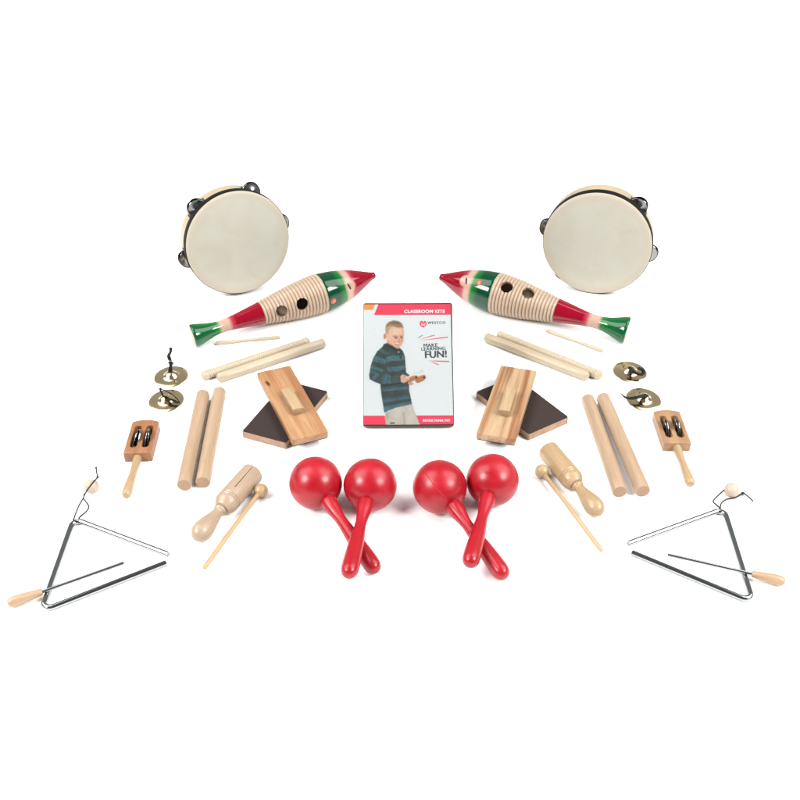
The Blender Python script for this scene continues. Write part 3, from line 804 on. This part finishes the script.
beater(ZE(32, 727), ZE(188, 674), ZE(551, 546), .0078, .0095, .0118, 'triangle beater with a pale wooden handle, its rod laid over the triangle opening right')
beater(ZF(734, 497), ZF(586, 461), ZF(211, 376), .0078, .0095, .0118, 'triangle beater with a pale wooden handle, its rod laid over the triangle opening left')

# ------------------------------------------------------------------ DVD case
def dvd():
    W, H, TH = .1325, .1870, .0130
    TILT = math.radians(41)                     # how far it is propped up from lying flat
    bl, br = G(363.6, 430.2, .002), G(453.6, 430.2, .002)
    c = (bl+br)/2
    yaw = math.radians(-.4)
    xa = Vector((math.cos(yaw), -math.sin(yaw), 0))
    back = Vector((math.sin(yaw), math.cos(yaw), 0))
    ya = (back*math.cos(TILT)+Vector((0, 0, 1))*math.sin(TILT)).normalized()
    za = xa.cross(ya)
    m = Matrix((xa, ya, za)).transposed().to_4x4()
    m.translation = c - xa*(W/2) + Vector((0, 0, TH*math.cos(TILT)))    # front face, lower left corner
    m.translation.z = TH*math.cos(TILT)+.0004
    th = thing('dvd_case', 'black plastic DVD case with a red banded cover showing a boy in a striped sweater', 'DVD case', c)
    bm = bmesh.new()
    out = []
    for cx, cy, a0 in ((.003, .003, PI), (W-.003, .003, 1.5*PI), (W-.003, H-.003, 0), (.003, H-.003, .5*PI)):
        for k in range(5):
            a = a0+PI/2*k/4; out.append((cx+.003*math.cos(a), cy+.003*math.sin(a)))
    prism(bm, out, -TH, 0, .0012)
    part('case', finish(bm, 'case', M['case'], angle=40), th, m)
    # X, Y of the enlarged photograph -> millimetres on the cover
    def C(X, Y): return ((X-126)/(466+8*(Y-68)/644)*W, (712-Y)/644*H)
    lift = [.0002]
    mats = []; 
    def flat(name, polys, parent, z, rough=.35):
        bm = bmesh.new(); ms = []
        idx = {}
        for n_, (pts, col) in enumerate(polys):
            key = col
            if key not in idx:
                idx[key] = len(ms)
                ms.append(plain('print_ink', A(*col), .35, coat=.5, vary=.22 if max(col) < 120 else .05, vscale=700) if isinstance(col, tuple) else M[col])
            zz = z+.000005*n_
            f = bm.faces.new([bm.verts.new((*C(*p), zz)) for p in pts]); f.material_index = idx[key]
            f.normal_update()
            if f.normal.z < 0: f.normal_flip()
        me = bpy.data.meshes.new(name)
        bmesh.ops.triangulate(bm, faces=bm.faces[:])
        bm.to_mesh(me); bm.free()
        for x in ms: me.materials.append(x)
        return part(name, me, parent, m)
    def ell(cx, cy, rx, ry, n=18, rot=0): return [(cx+rx*math.cos(2*PI*k/n)*math.cos(rot)-ry*math.sin(2*PI*k/n)*math.sin(rot), cy+rx*math.cos(2*PI*k/n)*math.sin(rot)+ry*math.sin(2*PI*k/n)*math.cos(rot)) for k in range(n)]
    red = (236, 62, 90); pap = (221, 230, 231)
    cover = flat('cover', [([(129, 76), (583, 76), (595, 706), (129, 706)], pap)], th, .00015)
    flat('title_band', [([(205, 76), (583, 76), (584.2, 133), (183, 133)], red)], cover, .0003)
    flat('corner_band', [([(129, 76), (188, 76), (177, 105), (129, 105)], (242, 150, 74))], cover, .0003)
    flat('footer_band', [([(129, 660), (594.2, 660), (595, 706), (129, 706)], red)], cover, .0003)
    # ---- lettering
    inks = {}
    def text(name, s, x0, x1, ytop, ybase, col, bold=0., rot=0., space=1., heavy=0.):
        if col not in inks: inks[col] = plain('print_ink', A(*col), .35, coat=.5)
        cu = bpy.data.curves.new('lettering', 'FONT'); cu.body = s; cu.size = 1; cu.space_character = space; cu.offset = bold
        o = bpy.data.objects.new('lettering', cu); COL.objects.link(o)
        dg = bpy.context.evaluated_depsgraph_get(); dg.update()
        me = bpy.data.meshes.new_from_object(o.evaluated_get(dg)); bpy.data.objects.remove(o); bpy.data.curves.remove(cu)
        me.name = name
        xs = [v.co.x for v in me.vertices]; ys = [v.co.y for v in me.vertices]
        a, b = C(x0, ybase), C(x1, ytop)
        sx = (b[0]-a[0])/(max(xs)-min(xs)); sy = (b[1]-a[1])/(max(ys)-min(ys))
        mm = Matrix.Translation((a[0], a[1], .00042)) @ Matrix.Rotation(rot, 4, 'Z') @ Matrix.Diagonal((sx, sy, 1, 1)) @ Matrix.Translation((-min(xs), -min(ys), 0))
        me.transform(mm)
        if heavy:                             # a second strike of the same ink, a hair to the right
            b2 = bmesh.new(); b2.from_mesh(me)
            dd = bmesh.ops.duplicate(b2, geom=b2.verts[:]+b2.edges[:]+b2.faces[:])
            bmesh.ops.translate(b2, vec=(heavy, 0, .000008), verts=[v for v in dd['geom'] if isinstance(v, bmesh.types.BMVert)])
            b2.to_mesh(me); b2.free()
        me.materials.clear(); me.materials.append(inks[col])
        part(name, me, cover, m)
    wh = (252, 250, 250); sl = (66, 82, 88)
    text('title_text', 'CLASSROOM KITS', 340, 553, 106, 124, wh, bold=.035, space=1.05)
    text('brand_text', 'WESTCO', 462, 555, 169, 182, sl, space=1.25, heavy=.00035)
    text('slogan_text', 'MAKE', 442, 514, 287, 306, sl, heavy=.0004, rot=math.radians(2))
    text('slogan_text', 'LEARNING', 430, 555, 307, 324, sl, heavy=.0004, rot=math.radians(2), space=1.1)
    text('slogan_text', 'FUN!', 449, 561, 326, 363, sl, heavy=.0007, bold=.01, rot=math.radians(2))
    text('footer_text', 'INSTRUCTIONAL DVD', 437, 577, 679, 692, wh, heavy=.0003, space=1.05)
    # ---- emblem: a red two-lobed shield with white strokes
    flat('emblem', [([(421, 178), (424, 169), (431, 165), (437, 168), (440, 172), (444, 167), (450, 165), (456, 170), (458, 178), (456, 188), (449, 196), (440, 201), (431, 197), (424, 190)], red),
                    ([(428, 176), (431, 175), (434, 187), (438, 179), (441, 179), (445, 187), (449, 174), (452, 175), (447, 192), (443, 193), (439.5, 185), (436, 193), (432, 192)], (250, 214, 218)),
                    ([(439, 167), (441, 167), (441, 176), (439, 176)], (250, 225, 228))], cover, .0003)
    # ---- brush strokes
    for stroke in ([([(408, 259), (420, 250), (438, 239), (436, 244), (422, 253)], (150, 110, 118)),
                          ([(414, 267), (450, 254), (480, 244), (502, 239), (500, 244), (482, 249), (450, 257)], (238, 110, 130)),
                          ([(424, 271), (480, 262), (530, 254), (569, 250), (569, 256), (530, 260), (480, 265)], (238, 92, 116)),
                          ([(462, 377), (500, 376), (576, 378), (576, 384), (520, 382)], (238, 92, 116)),
                          ([(476, 382), (500, 387), (522, 396), (518, 400), (498, 391)], (238, 100, 122))]): flat('brush_stroke', [stroke], cover, .0003)
    # ---- the printed boy
    a_ = lambda pts: [(106.6+x*.4664, 106.6+y*.4664) for x, y in pts]
    sk = (222, 178, 152); sk2 = (200, 150, 124); sk3 = (232, 196, 172); hair = (146, 122, 92); hair2 = (178, 152, 120)
    kn = (50, 66, 63); kn2 = (58, 76, 73); te = (62, 104, 104); bl_ = (74, 96, 116); te2 = (54, 88, 90)
    pt = (190, 186, 174); pt2 = (170, 165, 152)
    polys = []
    add = lambda pts, col: polys.append((pts, col))
    # trousers
    add([(240, 640), (380, 598), (392, 632), (406, 668), (420, 707), (245, 707), (241, 675)], pt)
    add([(243, 648), (262, 642), (256, 670), (247, 690)], pt2)
    add([(330, 640), (338, 640), (350, 707), (338, 707)], pt2)
    add([(350, 612), (368, 606), (378, 630), (366, 640)], (198, 195, 184))
    add([(268, 694), (292, 694), (292, 702), (266, 702)], (60, 60, 58))
    add([(250, 668), (300, 676), (299, 679), (250, 672)], (178, 173, 160))
    # neck, ear, head
    add(a_([(310, 330), (430, 390), (450, 440), (380, 470), (300, 420)]), sk2)
    add(a_(ell(286, 300, 19, 36, rot=.15)), sk2)
    add(a_(ell(288, 300, 10, 22, rot=.15)), (186, 130, 106))
    add(a_([(296, 200), (330, 168), (400, 150), (470, 170), (492, 205), (499, 255), (497, 320), (492, 365), (472, 405), (445, 438), (425, 442), (395, 425), (350, 392), (320, 362), (305, 330), (296, 270)]), sk)
    add(a_([(380, 215), (470, 215), (480, 270), (430, 285), (370, 275)]), sk3)
    add(a_([(340, 320), (385, 335), (400, 365), (370, 375), (335, 350)]), (228, 172, 148))
    add(a_([(460, 330), (488, 335), (484, 370), (462, 372)]), (214, 164, 138))
    add(a_([(304, 330), (330, 362), (380, 405), (425, 436), (405, 436), (350, 398), (312, 362)]), sk2)
    # hair
    add(a_([(288, 235), (290, 195), (302, 160), (335, 132), (385, 118), (440, 128), (478, 155), (496, 208), (470, 202), (440, 206), (400, 196), (365, 192), (348, 205), (330, 240), (318, 285), (304, 275), (294, 262)]), hair2)
    add(a_([(290, 200), (302, 160), (335, 132), (385, 118), (440, 128), (478, 155), (496, 208), (470, 196), (440, 202), (400, 190), (360, 180), (330, 186)]), hair)
    add(a_([(320, 160), (370, 135), (430, 140), (465, 165), (420, 165), (370, 158)]), (122, 100, 74))
    # face
    add(a_([(372, 300), (400, 293), (432, 306), (430, 313), (400, 303), (374, 307)]), (136, 100, 78))
    add(a_([(452, 304), (474, 294), (488, 300), (487, 307), (472, 303), (454, 311)]), (136, 100, 78))
    add(a_(ell(407, 319, 18, 8)), (84, 62, 54)); add(a_(ell(470, 317, 14, 8)), (84, 62, 54))
    add(a_([(432, 320), (446, 320), (456, 352), (442, 362), (422, 354), (430, 345)]), (212, 158, 132))
    add(a_([(422, 354), (442, 362), (457, 354), (452, 366), (432, 366)]), (178, 124, 104))
    add(a_([(386, 366), (404, 374), (430, 378), (450, 376), (446, 394), (428, 405), (405, 398)]), (150, 78, 76))
    add(a_([(394, 372), (410, 378), (430, 381), (446, 379), (440, 391), (424, 393), (405, 388)]), (244, 236, 230))
    add(a_([(400, 412), (425, 422), (442, 418), (430, 432), (412, 428)]), (206, 156, 132))
    # sweater
    sw = [(228, 300), (200, 325), (179, 360), (166, 400), (157, 450), (160, 472), (180, 484), (217, 499), (217, 520), (222, 560), (229, 600), (236, 646), (262, 632), (300, 620), (340, 611), (381, 600), (374, 565), (367, 535), (366, 505), (362, 478), (352, 450), (348, 400), (345, 355), (334, 325), (318, 312), (290, 322), (260, 312)]
    add(sw, kn)
    band = lambda pts, c: add(pts, c)
    band([(246, 358), (282, 348), (318, 350), (343, 346), (344, 362), (318, 370), (280, 368), (248, 378)], te)
    band([(250, 372), (280, 366), (318, 368), (344, 360), (345, 366), (318, 376), (280, 376), (250, 384)], bl_)
    band([(250, 410), (290, 408), (346, 400), (347, 412), (300, 424), (252, 426)], te)
    band([(254, 424), (300, 422), (347, 411), (348, 420), (300, 432), (256, 434)], bl_)
    band([(206, 322), (218, 311), (240, 326), (262, 334), (258, 344), (232, 338)], te2)
    band([(182, 360), (188, 348), (215, 358), (246, 372), (243, 386), (212, 376), (184, 368)], te)
    band([(180, 370), (212, 376), (243, 386), (242, 394), (208, 386), (177, 378)], bl_)
    band([(166, 410), (170, 398), (200, 410), (232, 424), (226, 436), (196, 424), (168, 416)], te)
    band([(160, 440), (164, 420), (186, 428), (214, 442), (204, 462), (190, 478), (176, 480), (168, 470), (186, 446)], te2)
    band([(172, 468), (196, 436), (204, 440), (182, 476)], bl_)
    band([(222, 470), (236, 446), (262, 442), (268, 452), (272, 494), (250, 498), (224, 496)], te2)
    band([(236, 492), (244, 450), (252, 450), (246, 496)], bl_)
    band([(256, 496), (260, 448), (268, 452), (270, 494)], te)
    # forearm shadow side, cuff
    add([(218, 500), (262, 497), (320, 490), (322, 497), (270, 506), (220, 508)], (28, 42, 42))
    add([(272, 454), (322, 450), (330, 468), (326, 490), (274, 494)], kn2)
    add([(310, 430), (348, 436), (370, 452), (360, 460), (330, 452)], kn2)
    band([(219, 520), (260, 514), (362, 508), (364, 518), (262, 526), (220, 530)], te2)
    band([(220, 528), (262, 525), (364, 517), (365, 523), (262, 533), (221, 537)], bl_)
    band([(225, 574), (280, 566), (368, 556), (370, 567), (282, 578), (226, 586)], te2)
    band([(226, 585), (282, 577), (371, 566), (372, 573), (284, 585), (228, 593)], bl_)
    band([(231, 616), (290, 604), (377, 586), (380, 596), (292, 614), (233, 628)], te)
    band([(233, 628), (292, 613), (380, 596), (381, 601), (300, 620), (236, 642)], bl_)
    # collar and placket
    add(a_([(252, 432), (272, 388), (306, 376), (370, 408), (420, 442), (452, 434), (474, 452), (486, 490), (470, 560), (452, 560), (448, 505), (400, 492), (340, 462), (300, 448)]), (44, 62, 60))
    add(a_([(300, 392), (350, 412), (420, 452), (440, 462), (430, 476), (360, 448), (300, 415)]), (30, 44, 44))
    add(a_(ell(438, 480, 9, 9)), (170, 172, 168))
    # hands and the wooden tubes
    add([(360, 478), (378, 486), (390, 494), (384, 504), (366, 504), (360, 494)], sk2)
    wd = (176, 116, 70); wd2 = (196, 140, 92); wd3 = (138, 88, 52)
    add([(356, 474), (362, 462), (396, 452), (408, 454), (412, 466), (404, 476), (366, 490), (358, 484)], wd)
    add([(362, 462), (396, 452), (404, 453), (364, 470)], wd2)
    add([(396, 474), (412, 458), (438, 450), (450, 452), (454, 464), (446, 476), (410, 490), (398, 486)], wd)
    add([(412, 458), (438, 450), (446, 451), (412, 466)], wd2)
    add([(398, 486), (410, 490), (446, 476), (444, 480), (410, 494)], wd3)
    add(ell(403, 464, 9.5, 11), wd2); add(ell(403, 464, 6.5, 8), (80, 48, 36))
    add(ell(444, 464, 10, 11), wd2); add(ell(444, 464, 7, 8), (80, 48, 36))
    add([(320, 456), (334, 448), (352, 455), (366, 462), (366, 474), (356, 484), (340, 492), (324, 488)], sk)
    add([(352, 458), (368, 463), (366, 468), (350, 466)], sk3)
    add([(346, 476), (360, 474), (358, 480), (346, 482)], sk2)
    add([(384, 446), (428, 430), (429, 433), (385, 449)], (214, 190, 150))
    add(ell(430, 430, 5.5, 6), (226, 200, 150))
    # fold the print into a single flat sheet of inks
    import numpy as np
    x0, x1, y0, y1, st = 146, 464, 150, 706.5, 1.5
    nx, ny = int((x1-x0)/st), int((y1-y0)/st)
    X, Y = np.meshgrid(x0+(np.arange(nx)+.5)*st, y0+(np.arange(ny)+.5)*st)
    img = np.zeros((ny, nx, 3)); img[:] = A(*pap); img[Y > 660] = A(*red)
    body = np.zeros((ny, nx), bool)
    cloth = np.zeros((ny, nx), bool)
    def inside(pts):
        m_ = np.zeros((ny, nx), bool); n_ = len(pts)
        for i in range(n_):
            xa_, ya_ = pts[i]; xb_, yb_ = pts[(i+1) % n_]
            c_ = (ya_ > Y) != (yb_ > Y)
            with np.errstate(divide='ignore', invalid='ignore'):
                m_ ^= c_ & (X < (xb_-xa_)*(Y-ya_)/((yb_-ya_) if yb_ != ya_ else 1e-9)+xa_)
        return m_
    knit = inside(sw)
    rng = np.random.default_rng(4)
    for pts, col in polys:
        k_ = inside(pts); img[k_] = A(*col); body |= k_
    def soft(a_img, n_):
        for _ in range(n_):
            p_ = np.pad(a_img, ((1, 1), (1, 1), (0, 0)), mode='edge')
            a_img = (p_[:-2, 1:-1]+p_[2:, 1:-1]+p_[1:-1, :-2]+p_[1:-1, 2:]+2*a_img)/6
        return a_img
    # yarn flecks in the knitted stripes, creases in the cloth
    fleck = soft(rng.normal(0, 1, (ny, nx, 1)), 1)[:, :, 0]
    fold = np.sin((X*.9+Y*.35)/11)+.7*np.sin((X*.3-Y*.8)/17+1)
    img[knit] *= (1+.42*fleck[knit]+.10*fold[knit])[:, None].clip(.4, 1.8)
    pants = body & ~knit & (Y > 600)
    img[pants] *= (1+.05*fold[pants]+.05*fleck[pants])[:, None]
    face = body & ~knit & (Y < 330)
    img[face] *= (1.04-.0022*np.abs(X[face]-262)+.02*fleck[face])[:, None]
    img = soft(img, 2)
    gm = bpy.data.meshes.new('portrait_print')
    vs = [(*C(x0+i*st, y0+j*st), .00037) for j in range(ny+1) for i in range(nx+1)]
    W1 = nx+1
    keep = soft(body[:, :, None].astype(float), 8)[:, :, 0] > .002
    jj, ii = np.nonzero(keep)
    fs = [(int(j*W1+i), int((j+1)*W1+i), int((j+1)*W1+i+1), int(j*W1+i+1)) for j, i in zip(jj, ii)]
    used = sorted({v for f in fs for v in f}); ren = {v: k for k, v in enumerate(used)}
    gm.from_pydata([vs[v] for v in used], [], [tuple(ren[v] for v in f) for f in fs])
    at_ = gm.color_attributes.new('ink', 'FLOAT_COLOR', 'POINT')
    pad = np.pad(img, ((1, 1), (1, 1), (0, 0)), mode='edge')
    corner = (pad[:-1, :-1]+pad[1:, :-1]+pad[:-1, 1:]+pad[1:, 1:])/4
    cc = corner.reshape(-1, 3)[used]
    at_.data.foreach_set('color', np.concatenate([cc, np.ones((len(used), 1))], 1).astype(np.float32).ravel())
    t = NT('printed_photo'); t.set(Roughness=.35); t.b.inputs['Coat Weight'].default_value = .5; t.b.inputs['Coat Roughness'].default_value = .08
    va = t.n('ShaderNodeVertexColor', layer_name='ink'); t.l(va.outputs['Color'], t.b.inputs['Base Color'])
    gm.materials.append(t.m)
    part('portrait_print', gm, cover, m)
dvd()

# ------------------------------------------------------------------ light
w = bpy.data.worlds.new('World'); S.world = w; w.use_nodes = True
nt = w.node_tree; bg = nt.nodes['Background']
tc = nt.nodes.new('ShaderNodeTexCoord'); sx = nt.nodes.new('ShaderNodeSeparateXYZ'); nt.links.new(tc.outputs['Generated'], sx.inputs[0])
rp = nt.nodes.new('ShaderNodeValToRGB'); mr = nt.nodes.new('ShaderNodeMapRange')
# studio: pale walls beyond the table, dark room behind the camera
mr.inputs['From Min'].default_value = -1; mr.inputs['From Max'].default_value = 1
nt.links.new(sx.outputs['Y'], mr.inputs['Value']); nt.links.new(mr.outputs[0], rp.inputs['Fac'])
rp.color_ramp.elements[0].position = .52; rp.color_ramp.elements[0].color = (.15, .15, .15, 1)
rp.color_ramp.elements[1].position = .90; rp.color_ramp.elements[1].color = (.36, .36, .36, 1)
nt.links.new(rp.outputs['Color'], bg.inputs['Color']); bg.inputs['Strength'].default_value = 1.25

def softbox_or_fill(loc, size, power, target=(0, 0, 0)):
    ld = bpy.data.lights.new('softbox_or_fill', 'AREA'); ld.shape = 'RECTANGLE'; ld.size, ld.size_y = size; ld.energy = power
    ld.color = (1, .985, .965)
    o = bpy.data.objects.new('softbox_or_fill', ld); COL.objects.link(o); o.location = loc
    o.rotation_euler = (Vector(target)-Vector(loc)).to_track_quat('-Z', 'Y').to_euler()
softbox_or_fill((-2.65, -1.45, 2.45), (1.3, 1.3), 185)
softbox_or_fill((2.65, -1.45, 2.45), (1.3, 1.3), 185)

# added overhead fill lights at both sides, not real panels, to soften the shadows
softbox_or_fill((-2.1, .35, 2.7), (1.8, 3.0), 100, (-.2, .1, 0))
softbox_or_fill((2.1, .35, 2.7), (1.8, 3.0), 100, (.2, .1, 0))

S.view_settings.view_transform = 'Standard'; S.view_settings.look = 'None'
S.view_settings.exposure = 0; S.view_settings.gamma = 1
S.render.engine = 'CYCLES'; S.cycles.max_bounces = 8
S.cycles.use_denoising = True
